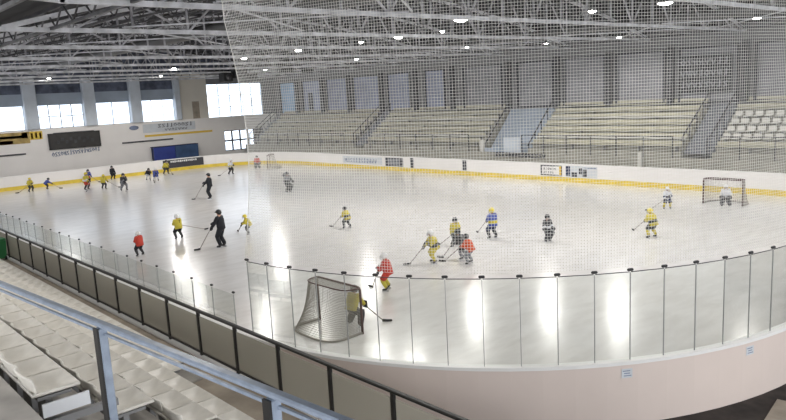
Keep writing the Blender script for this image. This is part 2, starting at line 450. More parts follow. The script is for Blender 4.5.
def truss(x, label):
    r = empty('roof_truss', (x, YC, 8.45), 0, label, 'roof truss', 'roof trusses')
    P = lambda y, z, dx=0: (dx, y - YC, z - 8.45)
    b = MB()
    b.bar(P(Y1 + .3, tie_z(Y1)), P(Y2, tie_z(Y2)), .13); b.build('bottom_chord', M['steel_white'], r)
    b = MB(); N = 20
    ay = [Y1 + (Y2 - Y1) * i / N for i in range(N + 1)]
    b.tube([P(y, arch_z(y) + .03) for y in ay], .10, 4, sm=False); b.build('top_chord', M['steel_white'], r)
    b = MB()
    for i in range(1, N):
        y = ay[i]
        b.bar(P(y, tie_z(y)), P(y, arch_z(y)), .065)
        if i < N - 1:
            y2 = ay[i + 1]
            if i % 2: b.bar(P(y, tie_z(y)), P(y2, arch_z(y2)), .06)
            else: b.bar(P(y, arch_z(y)), P(y2, tie_z(y2)), .06)
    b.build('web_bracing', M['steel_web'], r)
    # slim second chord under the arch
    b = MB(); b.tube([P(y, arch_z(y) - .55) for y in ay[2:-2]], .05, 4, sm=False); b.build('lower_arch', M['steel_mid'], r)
    # near column carrying the truss, kicked back over the stand
    b = MB(); b.bar(P(Y1 + .2, tie_z(Y1)), P(Y1 + 4.2, 8.72), .13); b.build('brace', M['steel_white'], r)
for i, x in enumerate(reversed(XT)):
    truss(x, 'grey steel roof truss with arched top, ' + ('nearest the far end wall' if i == 0 else f'{ordn(i + 1)} out from the far end wall'))
def purlin(y, i):
    z = arch_z(y) + .22 if y < Y1 else deck_z(y) - .2
    r = empty('roof_purlin', (25, y, z), 0, 'dark lattice purlin running the length of the roof, ' + ('nearest the far stand' if i == 0 else f'{ordn(i + 1)} over from the far stand'), 'roof purlin', 'roof purlins')
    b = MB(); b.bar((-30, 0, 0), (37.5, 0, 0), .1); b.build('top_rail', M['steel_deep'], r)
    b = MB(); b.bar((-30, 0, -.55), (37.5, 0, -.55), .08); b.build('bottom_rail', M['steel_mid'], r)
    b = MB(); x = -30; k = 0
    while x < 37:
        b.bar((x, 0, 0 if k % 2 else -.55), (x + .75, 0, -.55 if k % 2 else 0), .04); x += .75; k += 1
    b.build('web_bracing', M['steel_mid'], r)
for i in range(16): purlin(-35.2 + i * 2.95, i)
# cross bracing rods in the roof plane
for i in range(len(XT) - 1):
    for j, (ya, yb) in enumerate(((-2, -9), (-26, -33))):
        b = MB(); xa, xb_ = XT[i] + .07, XT[i + 1] - .07
        b.bar((xa, ya, tie_z(ya) + .12), (xb_, yb, tie_z(yb) + .12), .045); b.bar((xb_, ya, tie_z(ya) + .12), (xa, yb, tie_z(yb) + .12), .045)
        tag(b.build('cross_brace', M['steel_white']), ('crossed brace rods over the near boards, ' if j == 0 else 'crossed brace rods over the far stand, ') + f'{ordn(len(XT) - 1 - i)} roof bay from the end wall', 'brace', 'crossed roof braces')
# ventilation ducts
for i, (y, z, nm) in enumerate(((-8.5, 9.3, 'near the middle of the roof'), (-30.5, 9.25, 'over the foot of the far stand'))):
    b = MB(); b.tube([(2, y, z), (60, y, z)], .27, 10)
    tag(b.build('air_duct', M['duct']), 'long round galvanised air duct hung between the trusses ' + nm, 'air duct')
# lamps
LAMPS = [(13.3, -12.9, 'large bright roof lamp over the middle of the near half'), (19.5, -15.5, 'bright roof lamp left of the large lamp'), (16.8, -15.6, 'small lamp between the two bright roof lamps'),
         (7.2, -16.6, 'bright roof lamp highest at the right'), (9.6, -15.9, 'small roof lamp left of the highest bright lamp'), (26.9, -15.0, 'distant roof lamp above the blue wall windows'),
         (32.7, -15.1, 'most distant lit roof lamp beside the black loudspeakers'), (8.3, -28.0, 'roof lamp at the right over the far stand'), (22.1, -15.4, 'faint roof lamp at mid length of the roof')]
HID = [(10, .3, None), (29, .3, None), (24, -25.4, None), (21, -29.4, None), (17, -31, None), (34, -25, None), (46, -25, None), (42, -15, None), (53, -10, None), (53, -19, None), (2, -10, None), (2, -22, None)]  # lamps added to brighten hall and end wall; a few placed from ice reflections
def lamp(x, y, label, size, watts):
    z = 8.72
    r = empty('roof_lamp', (x, y, z), 0, label, 'lamp', 'lamps hung from the roof')
    b = MB(); b.rings([[(rr * math.cos(q * PI / 6), rr * math.sin(q * PI / 6), zz) for q in range(12)] for rr, zz in ((size, -.08), (size * .95, 0), (size * .45, .16), (.05, .22))]); b.build('reflector', M['steel_mid'], r)
    b = MB(); b.rings([[(rr * math.cos(q * PI / 6), rr * math.sin(q * PI / 6), zz) for q in range(12)] for rr, zz in ((size * .5, -.14), (size * .9, -.085))]); b.build('lens', M['lamp_on'], r)
    b = MB(); b.tube([(0, 0, .2), (0, 0, (arch_z(y) if y < Y1 else 8.5) - z + .3)], .012, 5); b.build('hanger', M['steel_dark'], r)
    d = bpy.data.lights.new('lamp_light', 'SPOT'); d.spot_size = math.radians(168); d.spot_blend = .25; d.shadow_soft_size = .3; d.energy = watts * 2.2 * (1.5 if x > 45 else 1); d.color = (1, .965, .92)
    o = bpy.data.objects.new('lamp_light', d); COL.objects.link(o); o.location = (x, y, z - .2)
for i, (x, y, lb) in enumerate(LAMPS):
    lamp(x, y, lb + ', hung from the trusses', (.30, .24, .12, .28, .17, .2, .2, .2, .13)[i], (380, 380, 200, 380, 230, 340, 340, 300, 220)[i])
for i, (x, y, lb) in enumerate(HID):
    side = 'near edge' if y > -8 else ('far side' if y < -20 else 'middle')
    lamp(x, y, f'extra roof lamp above the {side} of the ice, {x} metres from the near end', .16, 290)
for (x, y, nm) in ((4, 5.5, 'near end'), (12, 5.0, 'middle'), (20, 4.5, 'far end')):  # fill lamps added out of view to brighten the near stand
    lamp(x, y, 'added unseen roof lamp above the near seats, towards the ' + nm + ' of the rows', .16, 95)
# loudspeaker boxes hung by the far corner
for (x, y, z, w, h, lb) in ((45, -21.9, 8.45, 1.15, 1.0, 'largest black loudspeaker box hanging beside the end windows'), (45, -20.7, 8.05, .9, .7, 'wide low black loudspeaker box hanging left of the largest one'),
                            (45, -23.1, 8.1, .6, .5, 'small black loudspeaker box hanging right of the largest one'), (45, -26.3, 8.75, 1.3, .75, 'dark loudspeaker box hanging above the blue side windows'), (45, -28.6, 8.55, .9, .6, 'dark loudspeaker box hanging furthest right above the side windows')):
    r = empty('loudspeaker', (x, y, z), .1, lb, 'loudspeaker', 'hanging loudspeakers')
    b = MB(); b.box((0, 0, 0), (.7, w, h), 0, .05); b.build('cabinet', M['black'], r)
    b = MB(); b.tube([(-.36, 0, 0), (-.38, 0, 0)], min(w, h) * .36, 14); b.build('cone', M['steel_dark'], r)
    b = MB()
    for s_ in (-1, 1): b.tube([(0, s_ * w * .35, h / 2), (0, s_ * w * .35, arch_z(y) - z)], .015, 4)
    b.build('hanger', M['steel_dark'], r)

# ------------------------------------------------------------------ things on the left end wall
def scribble(b, y0, y1, z0, z1, n, x, rnd, axis='y', w=.045):
    """brush-like strokes standing for small lettering the photograph does not resolve"""
    for i in range(n):
        a = y0 + (y1 - y0) * (i + .5) / n; wd = abs(y1 - y0) / n * .36
        h0, h1 = z0(a), z1(a)
        k = rnd.choice(('v', 'o', 'n', 'l', 'z'))
        def P(t, s_): q = a + wd * t; return (x, q, h0 + (h1 - h0) * s_) if axis == 'y' else (q, x, h0 + (h1 - h0) * s_)
        if k == 'v': pts = [P(-1, .9), P(0, 0), P(1, .9)]
        elif k == 'o': pts = [P(-1, .5), P(0, .95), P(1, .5), P(0, 0), P(-1, .5)]
        elif k == 'n': pts = [P(-1, 0), P(-.6, .95), P(.2, .1), P(.9, .9)]
        elif k == 'l': pts = [P(-.3, 1.1), P(-.2, 0), P(.7, .1)]
        else: pts = [P(-1, .9), P(.8, .85), P(-.7, .1), P(1, .05)]
        b.tube(pts, w * .5, 4, sm=False)
rnd = random.Random(3)
XW = X_END - .03
r = empty('scoreboard', (X_END - .01, -14.5, 3.4), 0, 'long black electronic scoreboard on the white end wall', 'scoreboard')
b = MB(); b.box((-.1, 0, 0), (.2, 4.6, 1.42), 0, .03); b.build('cabinet', M['score'], r)
b = MB()
for s_ in (-1, 1): b.box((-.11, s_ * 2.24, 0), (.22, .1, 1.46))
for s_ in (-1, 1): b.box((-.11, 0, s_ * .7), (.22, 4.6, .07))
b.build('bezel', M['black'], r)
b = MB(); b.box((-.1, 0, .76), (.12, 3.6, .05)); b.build('wall_mount', M['steel_dark'], r)
b = MB()
for q in range(9): b.box((-.205, 1.5 - q * .38, .15 if q % 2 else -.1), (.02, .22, .3))
b.build('digit_display', M['steel_deep'], r)
b = MB(); scribble(b, -12.35, -16.7, lambda y: 2.0 + .05 * (-12 - y), lambda y: 2.42 + .03 * (-12 - y), 17, XW, rnd, w=.1)
tag(b.build('wall_lettering', M['ink_blue']), 'slate blue script lettering on the white wall under the scoreboard', 'lettering')
b = MB(); b.box((X_END - .03, -9.3, 3.95), (.04, 2.8, 1.0)); r = tag(b.build('hanging_banner', M['ad_brown']), 'brown red and yellow banner at the left of the scoreboard', 'banner')
for (y, z, w, h, m_) in ((-8.6, 3.62, 1.4, .3, 'ad_red'), (-9.3, 4.05, 2.0, .22, 'ink_pale'), (-10.3, 4.15, .5, .5, 'ad_yellow')):
    b = MB(); b.box((X_END - .045, y, z), (.01, w, h)); b.build('print', M[m_], r)
b = MB(); b.box((X_END - .03, -11.25, 4.08), (.04, 1.05, .72)); r = tag(b.build('hanging_banner', M['ad_yellow']), 'small yellow and red square banner touching the scoreboard side', 'banner')
for k in range(3):
    b = MB(); b.box((X_END - .045, -10.9 - .35 * k, 4.05 + .05 * (k % 2)), (.01, .16, .5)); b.build('print', M['ad_red'], r)
for (ya, za, yb, zb, lb) in ((-7.2, 2.45, -10.2, 2.6, 'dark slim bar fixed to the end wall below the brown banner'), (-18.85, 2.62, -24.1, 2.85, 'long dark slim bar fixed to the end wall right of the scoreboard')):
    b = MB(); b.box((X_END - .08, (ya + yb) / 2, (za + zb) / 2), (.1, abs(ya - yb), .13), 0, .02); tag(b.build('wall_bar', M['steel_dark']), lb, 'wall bar')
b = MB(); b.box((X_END - .02, -23.9, 3.95), (.04, 5.6, .85)); r = tag(b.build('wall_banner', M['ad_grey']), 'pale grey banner with dark lettering under the end windows', 'banner')
b = MB(); scribble(b, -22.6, -26.4, lambda y: 3.98, lambda y: 4.32, 9, X_END - .05, rnd, w=.09); scribble(b, -23.3, -25.8, lambda y: 3.62, lambda y: 3.84, 7, X_END - .05, rnd, w=.07); b.build('lettering', M['ink_dark'], r)
b = MB(); b.box((X_END - .02, -24.9, 3.22), (.04, 7.4, .2)); tag(b.build('wall_stripe', M['ad_yellow']), 'yellow stripe on the end wall below the grey lettered banner', 'stripe')
b = MB(); b.ell((X_END - .03, -20.2, 4.12), (.03, .5, .22)); tag(b.build('wall_emblem', M['ink_blue']), 'small dark oval emblem on the end wall left of the grey banner', 'emblem')
for (ya, yb, m_, lb) in ((-21.6, -23.85, 'blue_pad', 'royal blue panel standing against the end wall behind the boards'), (-23.9, -26.4, 'teal_pad', 'dark blue green panel right of the royal blue panel')):
    r = empty('bench_shelter', (X_END - .8, (ya + yb) / 2, 0), 0, lb, 'shelter')
    b = MB(); b.box((0, 0, 1.1), (.1, abs(ya - yb), 2.0), 0, .03); b.build('front_panel', M[m_], r)
    b = MB()
    for s_ in (-1, 1): b.box((.3, s_ * (abs(ya - yb) / 2 - .05), 1.0), (.5, .08, 2.0))
    b.box((.3, 0, 2.06), (.75, abs(ya - yb), .08)); b.build('frame', M['c_navy'], r)

# ads on the boards (real thin printed panels on the inner face)
def far_panel(name, xa, xb_, z0, z1, m_, label, cat, group=None, t=.02):
    b = MB(); b.box(((xa + xb_) / 2, -W_ + t / 2 + .001, (z0 + z1) / 2), (abs(xa - xb_), t, z1 - z0)); return tag(b.build(name, M[m_]), label, cat, group)
r = far_panel('board_advert', 42.5, 37.4, .42, 1.0, 'ad_grey', 'pale grey lettered advert on the far boards by the corner', 'advert')
b = MB(); scribble(b, 42.2, 38, lambda x: .5, lambda x: .85, 12, -W_ + .03, rnd, 'x', .07); b.build('lettering', M['ink_blue'], r)
r = far_panel('board_advert', 37.0, 34.9, .35, 1.02, 'ink_dark', 'dark framed grey advert on the far boards left of the gates', 'advert')
b = MB(); b.box((35.95, -W_ + .025, .7), (1.4, .01, .5)); b.build('print', M['c_grey'], r)
far_panel('gate_gap', 34.05, 33.72, .32, 1.08, 'ink_dark', 'narrow dark gate gap in the far boards right of the grey advert', 'gate', GRPB)
far_panel('gate_gap', 28.65, 28.3, .35, 1.08, 'ink_dark', 'narrow dark gate gap in the middle of the far boards', 'gate', GRPB)
r = far_panel('board_advert', 21.9, 20.3, .36, 1.02, 'ink_dark', 'dark outlined rectangular advert with yellow edge on the far boards', 'advert')
b = MB(); b.box((21.15, -W_ + .025, .69), (1.28, .01, .52)); b.build('print', M['dash_white'], r)
b = MB(); b.box((20.42, -W_ + .026, .69), (.14, .012, .6)); b.build('print', M['ad_yellow'], r)
b = MB(); scribble(b, 21.7, 20.7, lambda x: .72, lambda x: .86, 6, -W_ + .036, rnd, 'x', .04); scribble(b, 21.7, 20.9, lambda x: .5, lambda x: .62, 5, -W_ + .036, rnd, 'x', .04); b.build('lettering', M['ink_dark'], r)
r = far_panel('board_advert', 20.0, 17.8, .34, 1.04, 'ad_grey', 'pale advert with dark violet and black figures on the far boards', 'advert')
for (x, z, w, h, m_) in ((19.85, .7, .3, .62, 'c_navy'), (19.4, .5, .4, .28, 'ink_dark'), (18.95, .72, .22, .4, 'ink_dark'), (18.65, .62, .28, .45, 'ink_dark'), (18.3, .95, .9, .06, 'ink_blue')):
    b = MB(); b.box((x, -W_ + .025, z), (w, .01, h)); b.build('print', M[m_], r)
# black advert on the end boards
b = MB(); pth = arc(L_ - RF, -W_ + RF, RF, 2 * PI - .22, 2 * PI, 6) + [(L_, -20.1, 1, 0)]
b.sweep(pth, [(-.034, .32), (-.014, .32), (-.014, 1.06), (-.034, 1.06)])
r = tag(b.build('board_advert', M['ink_dark']), 'black advert with pale top lettering on the boards below the blue panels', 'advert')
b = MB()
for k in range(14):
    y = -20.9 - .19 * k
    x = L_ if y > -W_ + RF else L_ - RF + math.sqrt(RF * RF - (y + W_ - RF) ** 2)
    b.box((x - .045, y, .90), (.016, .13, .13 + .03 * (k % 3)), 0)
b.build('lettering', M['ink_pale'], r)
# two small paper stickers outside the near corner boards
for (x, y, lb) in ((1.56, -3.65, 'white paper sticker with grey print on the outside of the boards, left one'), (.36, -6.0, 'white paper sticker with grey print on the outside of the boards, right one')):
    a = math.atan2(y + RN, x - RN); cx_, cy_ = RN + (RN + .133) * math.cos(a), -RN + (RN + .133) * math.sin(a)
    r = empty('paper_sticker', (cx_, cy_, .93), a, lb, 'sticker', 'stickers on the near boards')
    b = MB(); b.box((0, 0, 0), (.004, .2, .17)); b.build('sheet', M['ad_grey'], r)
    b = MB()
    for k in range(3): b.box((.003, .01 * (k - 1), .045 - .045 * k), (.003, .14 - .03 * (k % 2), .016))
    b.build('print', M['ink_blue'], r)

# ------------------------------------------------------------------ far stand
NR = 7
def far_row(k): return -32.9 - .56 * k, 1.75 + .4 * k        # y of the tread front, tread height
b = MB()
secs = [(61.2, 44.75), (43.05, 29.85), (24.95, 14.15), (12.15, -2.0)]
for (xa, xb_) in ((61.3, 44.65), (43.15, 29.7), (25.1, 14.05), (12.25, -8.0)):
    for k in range(NR):
        y, z = far_row(k); b.box(((xa + xb_) / 2, (y + Y_FAR) / 2 + .001, z - .2 + (0 if k else -.78)), (abs(xa - xb_), abs(y - Y_FAR), .4 if k else 1.95))
stand = tag(b.build('far_grandstand', M['far_concrete']), 'stepped pale concrete grandstand behind the far boards', 'grandstand')
b = MB(); b.box((27, -32.0, .75), (70, .2, 1.5)); tag(b.build('stand_front_wall', M['far_concrete']), 'long low pale wall along the foot of the far stand', 'low wall')
SEC = ['far left section by the corner', 'section left of the blue passage', 'section right of the blue passage', 'section at the right edge']
for si, (xa, xb_) in enumerate(secs):
    for k in range(NR):
        y, z = far_row(k); yc = y - .32
        where = f'{"lowest" if k == 0 else ordn(k + 1)} row of the {SEC[si]}'
        if si == 3:
            x = xa - .3; q = 0
            if k in (1, 2, 3, 4):
                while x > 6.5:
                    q += 1
                    if q == 1:
                        r = empty('white_chair', (x, yc, z), 0, f'white plastic seat, right edge of far stand, {ordn(k + 1)} row, first from stairs', 'seat', 'white seats at the right of the far stand')
                        m_ = MB(); m_.box((0, 0, .36), (.42, .36, .06), 0, .02); m_.build('seat_pan', M['bench_white'], r)
                        m_ = MB(); m_.box((0, -.16, .5), (.42, .05, .28), 0, .02); m_.build('backrest', M['bench_white'], r)
                        m_ = MB(); m_.box((0, 0, .1675), (.06, .2, .325)); m_.build('pedestal', M['seat_metal'], r)
                        p0 = r
                    else: copy_tree(p0, None, (x, yc, z), f'white plastic seat, right edge of far stand, {ordn(k + 1)} row, {ordn(q)} from stairs')
                    x -= .56
                continue
        r = empty('stand_bench', ((xa + xb_) / 2, yc, z), 0, f'long beige bench in the {where}', 'bench', 'benches of the far stand')
        m_ = MB(); m_.box((0, .02, .36), (abs(xa - xb_), .34, .06)); m_.build('seat_board', M['bench_white'] if k in (1, 4) else M['bench'], r)
        m_ = MB(); m_.box((0, -.17, .52), (abs(xa - xb_), .04, .2)); m_.build('back_board', M['bench'], r)
        x = -abs(xa - xb_) / 2 + .3
        while x < abs(xa - xb_) / 2: m_ = MB(); m_.box((x, 0, .1675), (.06, .28, .325)); m_.build('support', M['seat_metal'], r); x += 2.4
# front railing of the far stand, section by section
for si, (xa, xb_) in enumerate(secs):
    r = empty('stand_railing', ((xa + xb_) / 2, -32.0, 1.5), 0, f'dark guard railing before the {SEC[si]} of the far stand', 'railing', 'front railings of the far stand')
    h = abs(xa - xb_) / 2
    m_ = MB(); m_.bar((-h, 0, 1.25), (h, 0, 1.25), .05); m_.build('top_rail', M['steel_deep'], r)
    m_ = MB(); m_.bar((-h, 0, .65), (h, 0, .65), .035); m_.build('mid_rail', M['steel_deep'], r)
    nn = int(2 * h / 1.7)
    for i in range(nn + 1):
        m_ = MB(); x = -h + 2 * h * i / nn; m_.bar((x, 0, 0), (x, 0, 1.25), .05); m_.build('rail_post', M['steel_deep'], r)
# stairs between the sections, with sloping handrails
def stairs(x, w, lb, lean):
    r = empty('stand_stairs', (x, -33, 1.75), 0, lb, 'stairs', 'stairs in the far stand')
    m_ = MB()
    for k in range(NR * 2):
        y = -.1 - k * .28; m_.box((0, (y - 3.8) / 2, .1 + k * .2 - .1), (w, abs(y + 3.8), .2))
    m_.build('steps', M['c_grey'], r)
    for s_ in (-1, 1):
        m_ = MB(); m_.bar((s_ * w / 2, .1, .95), (s_ * w / 2, -3.6, 3.5), .06)
        for k in range(5): m_.bar((s_ * w / 2, .1 - .9 * k, .0 + .62 * k), (s_ * w / 2, .1 - .9 * k, .95 + .62 * k), .05)
        m_.build('handrail', M['steel_deep'], r)
stairs(43.9, 1.25, 'dark stairs with handrails between the two left sections of the far stand', 0)
stairs(13.15, 1.6, 'dark stairs with handrails left of the section at the right edge', 0)
stairs(61.95, .9, 'dark stairs with handrails in the corner beside the end wall', 0)
# blue grey passage between the middle sections
r = empty('stand_passage', (27.4, -33.5, 0), 0, 'pale blue grey sloping passage opening between the middle sections of the far stand', 'passage')
b = MB(); b.add([(-2.0, 0, 1.0), (2.0, 0, 1.0), (2.0, -3.2, 4.4), (-2.0, -3.2, 4.4), (-2.0, 0, .8), (2.0, 0, .8), (2.0, -3.2, 4.2), (-2.0, -3.2, 4.2)], [(0, 1, 2, 3), (7, 6, 5, 4), (0, 4, 5, 1), (1, 5, 6, 2), (2, 6, 7, 3), (3, 7, 4, 0)]); b.build('ramp', M['fascia'], r)
for s_ in (-1, 1):
    b = MB(); b.bar((s_ * 2.0, .2, 1.9), (s_ * 2.0, -3.2, 5.2), .07)
    for k in range(5): b.bar((s_ * 2.0, .1 - .8 * k, 1.0 + .84 * k), (s_ * 2.0, .1 - .8 * k, 1.95 + .8 * k), .05)
    b.build('handrail', M['steel_deep'], r)
b = MB(); b.box((-.9, .6, 1.95), (1.5, .08, 1.1)); b.build('notice_panel', M['pillar'], r)
b = MB(); b.box((1.75, .75, 1.55), (.25, .25, 1.5)); b.build('gate_post', M['bench_white'], r)
b = MB(); b.box((.7, .9, 1.3), (1.4, .06, .9)); b.build('gate_panel', M['fascia'], r)
b = MB(); scribble(b, 27.3, 22.9, lambda x: 1.22, lambda x: 1.5, 15, -31.88, rnd, 'x', .13)
tag(b.build('wall_lettering', M['ink_dark']), 'row of small dark letters along the low wall above the far boards', 'lettering')
b = MB(); b.box((16.0, -31.7, .87), (.22, .22, 1.82), 0, .02); tag(b.build('marker_post', M['bench_white']), 'short white post behind the far boards at right', 'post')
b = MB(); b.box((14.4, Y_FAR + .1, 6.25), (3.3, .12, 2.3), 0, .02); r = tag(b.build('wall_sign', M['steel_deep']), 'dark sign board with three grey text rows high on the far wall', 'sign')
for k in range(3):
    b = MB(); scribble(b, 15.9, 12.9, lambda x: 6.85 - .7 * k, lambda x: 7.2 - .7 * k, 8, Y_FAR + .17, rnd, 'x', .13); b.build('text_row', M['panel_grey'], r)

# ------------------------------------------------------------------ near stand
ROWY = lambda k: 5.2 - .7 * k
ROWZ = lambda k: 3.5 - .45 * k
ENDX = [2.25, 2.3, 2.35, 2.7, 6.2, 7.6]
# stepped concrete
r = empty('near_grandstand', (10, 4, 0), 0, 'stepped grey concrete stand carrying the cream seats', 'grandstand')
b = MB()
for k in range(6):
    z = ROWZ(k) - .43; y0 = ROWY(k) - .18; xe = ENDX[k] - .08
    b.box(((xe + 34) / 2 - 10, (y0 + 9) / 2 - 4, z - .225), (34 - xe, 9 - y0, .45))
b.build('steps', M['concrete'], r)
b = MB(); b.box((9 - 10, (5.72 + 12) / 2 - 4, 3.3), (50, 12 - 5.72, .44)); b.build('upper_walkway', M['concrete'], r)
b = MB(); b.box((17.5 - 10, 2.6 - 4, .39), (36, 4.0, .8)); b.build('lower_walkway', M['tan_concrete'], r)
b = MB()
b.box((2.14 - 10, 5.42 - 4, 2.98), (.03, .5, .16)); b.build('edge_marking', M['tape'], r)
b = MB(); b.box((2.19 - 10, 4.72 - 4, 2.53), (.03, .5, .16)); b.build('edge_marking', M['tape'], r)
b = MB(); b.box((2.235 - 10, 5.36 - 4, 3.33), (.025, .42, .13)); b.build('end_panel', M['tape'], r)
b = MB(); b.box((2.235 - 10, 5.84 - 4, 3.33), (.025, .2, .17)); b.build('end_panel', M['tape'], r)
b = MB(); b.box((2.235 - 10, 5.45 - 4, 3.20), (.06, 1.1, .07)); b.build('end_beam', M['seat_metal'], r)
# cream seats
def seat_proto():
    r = empty('spectator_chair', (0, 0, 0), 0, 'x', 'seat', 'cream seats of the near stand')
    m_ = MB()      # bucket: dished pan with rolled edges (x is along the row, -y faces the ice)
    n = 7; V = []; F = []
    for j in range(n):
        for i in range(n):
            a, c = i / (n - 1) * 2 - 1, j / (n - 1) * 2 - 1
            d = max(abs(a), abs(c)); z = .0 - .055 * (1 - d ** 2.2) + (.02 if c > .9 else 0)
            V.append((a * .247, c * .20, z))
    for j in range(n - 1):
        for i in range(n - 1): F.append((j * n + i, j * n + i + 1, (j + 1) * n + i + 1, (j + 1) * n + i))
    m_.add(V, F, True)
    m_.tube([(-.24, -.2, -.02), (.24, -.2, -.02), (.24, .2, -.02), (-.24, .2, -.02)], .02, 6, True)
    m_.build('seat_pan', M['seat'], r)
    m_ = MB(); V = []; F = []
    for j in range(6):
        t = j / 5
        for i in range(9):
            a = i / 8 * 2 - 1
            V.append((a * (.247 - .02 * t * t), .185 + .055 * t - .05 * a * a * (.5 + .5 * t), .0 + .17 * t - .03 * a * a * (t > .9)))
    nb = len(V); V += [(x, y + .022, z) for (x, y, z) in V]
    for j in range(5):
        for i in range(8):
            q = j * 9 + i; F.append((q, q + 1, q + 10, q + 9)); F.append((nb + q, nb + q + 9, nb + q + 10, nb + q + 1))
    for i in range(8): F.append((45 + i, 46 + i, nb + 46 + i, nb + 45 + i)); F.append((i, nb + i, nb + i + 1, i + 1))
    for j in range(5): F.append((j * 9, j * 9 + 9, nb + j * 9 + 9, nb + j * 9)); F.append((j * 9 + 8, nb + j * 9 + 8, nb + j * 9 + 17, j * 9 + 17))
    m_.add(V, F, True); m_.build('backrest', M['seat'], r)
    m_ = MB(); m_.box((0, .05, -.2675), (.3, .06, .315)); m_.box((0, .0, -.095), (.34, .3, .03)); m_.build('bracket', M['seat_metal'], r)
    return r
proto = seat_proto(); first = True
XMAX = [6.2, 9.6, 13.0, 16.6, 20.0, 22.4]
RWN = ['top row', 'second row down', 'third row down', 'fourth row down', 'fifth row down', 'bottom row']
for k in range(6):
    x = ENDX[k] + .27; q = 1
    while x < XMAX[k]:
        lb = f'cream plastic seat, near stand, {RWN[k]}, ' + ('end seat at the aisle' if q == 1 else f'{ordn(q)} from the aisle end')
        loc = (x, ROWY(k) + .22, ROWZ(k))
        if first: proto.location = loc; proto['label'] = lb; first = False
        else: copy_tree(proto, None, loc, lb)
        x += .53; q += 1
# blue grey guard rail in front of the camera
ra, rb = Vector((3.2, 6.13, 4.8)), Vector((-3.0, 5.57, 4.8))
r = empty('guard_railing', tuple(ra), 0, 'blue grey painted guard railing above the near seats', 'railing')
d = rb - ra; ang = math.atan2(d.y, d.x); Ld = d.length
b = MB(); b.box((d.x / 2, d.y / 2, 0), (Ld, .05, .03), ang, .008); b.build('top_rail', M['blue_rail'], r)
b = MB(); b.box((d.x / 2, d.y / 2 - .01, -.06), (Ld, .014, .016), ang); b.build('under_rail', M['blue_rail'], r)
for t in (.04, .575, .832):
    b = MB(); b.box((d.x * t, d.y * t, -.65), (.055, .05, 1.26), ang, .006); b.build('rail_post', M['blue_rail'], r)
    b = MB(); b.box((d.x * t, d.y * t + .031, -.65), (.05, .012, 1.26), ang); b.build('post_edge', M['black_paint'], r)
# black fence with smoked panels on the lower walkway
FY, FZ0, FH = .93, .82, .98
FX = [1.15 + 1.5 * i for i in range(19)]
r = empty('panel_fence', (FX[0], FY, FZ0), 0, 'black railing fence with smoky panels running along the lower walkway', 'fence')
for i, x in enumerate(FX):
    if i: b = MB(); b.box((x - FX[0], 0, FH / 2), (.07, .06, FH), 0, .006); b.build('fence_post', M['black_paint'], r)
    if i < len(FX) - 1 :
        b = MB(); b.box((x - FX[0] + .75, 0, FH / 2 - .01), (1.38, .012, FH - .20)); b.build('panel', M['fence_panel'], r)
ln = FX[-1] - FX[0]
b = MB(); b.box((ln / 2 - .1, 0, FH), (ln + .3, .075, .05), 0, .01); b.build('top_rail', M['black_paint'], r)
b = MB(); b.box((ln / 2, 0, .07), (ln, .045, .045)); b.build('bottom_rail', M['black_paint'], r)
b = MB(); b.box((ln / 2 + .4, .02, -.005), (ln, .2, .03)); b.build('kerb', M['cap'], r)
# green bin at the left edge
r = empty('rubbish_bin', (23.65, 1.25, .8), 0, 'green plastic bin on the lower walkway at the left edge', 'bin')
b = MB(); b.rings([[(q * w * sx, q2 * w * sy, z) for (q, q2) in ((-1, -1), (1, -1), (1, 1), (-1, 1))] for (w, z, sx, sy) in ((.18, .06, 1, 1.0), (.22, .72, 1.1, 1.0))], sm=False); b.build('body', M['bin'], r)
b = MB(); b.box((0, 0, .76), (.52, .48, .07), 0, .03); b.build('lid', M['bin'], r)
for s_ in (-1, 1):
    b = MB(); b.tube([(-.18, s_ * .15 - .03, .075), (-.18, s_ * .15 + .03, .075)], .07, 10); b.build('wheel', M['black'], r)
# grey mat on the floor outside the near end
b = MB(); b.box((-.75, -5.0, -.03), (.9, 2.6, .04), .12); tag(b.build('rubber_mat', M['tan_concrete']), 'grey mat on the dark floor outside the near corner boards', 'mat')

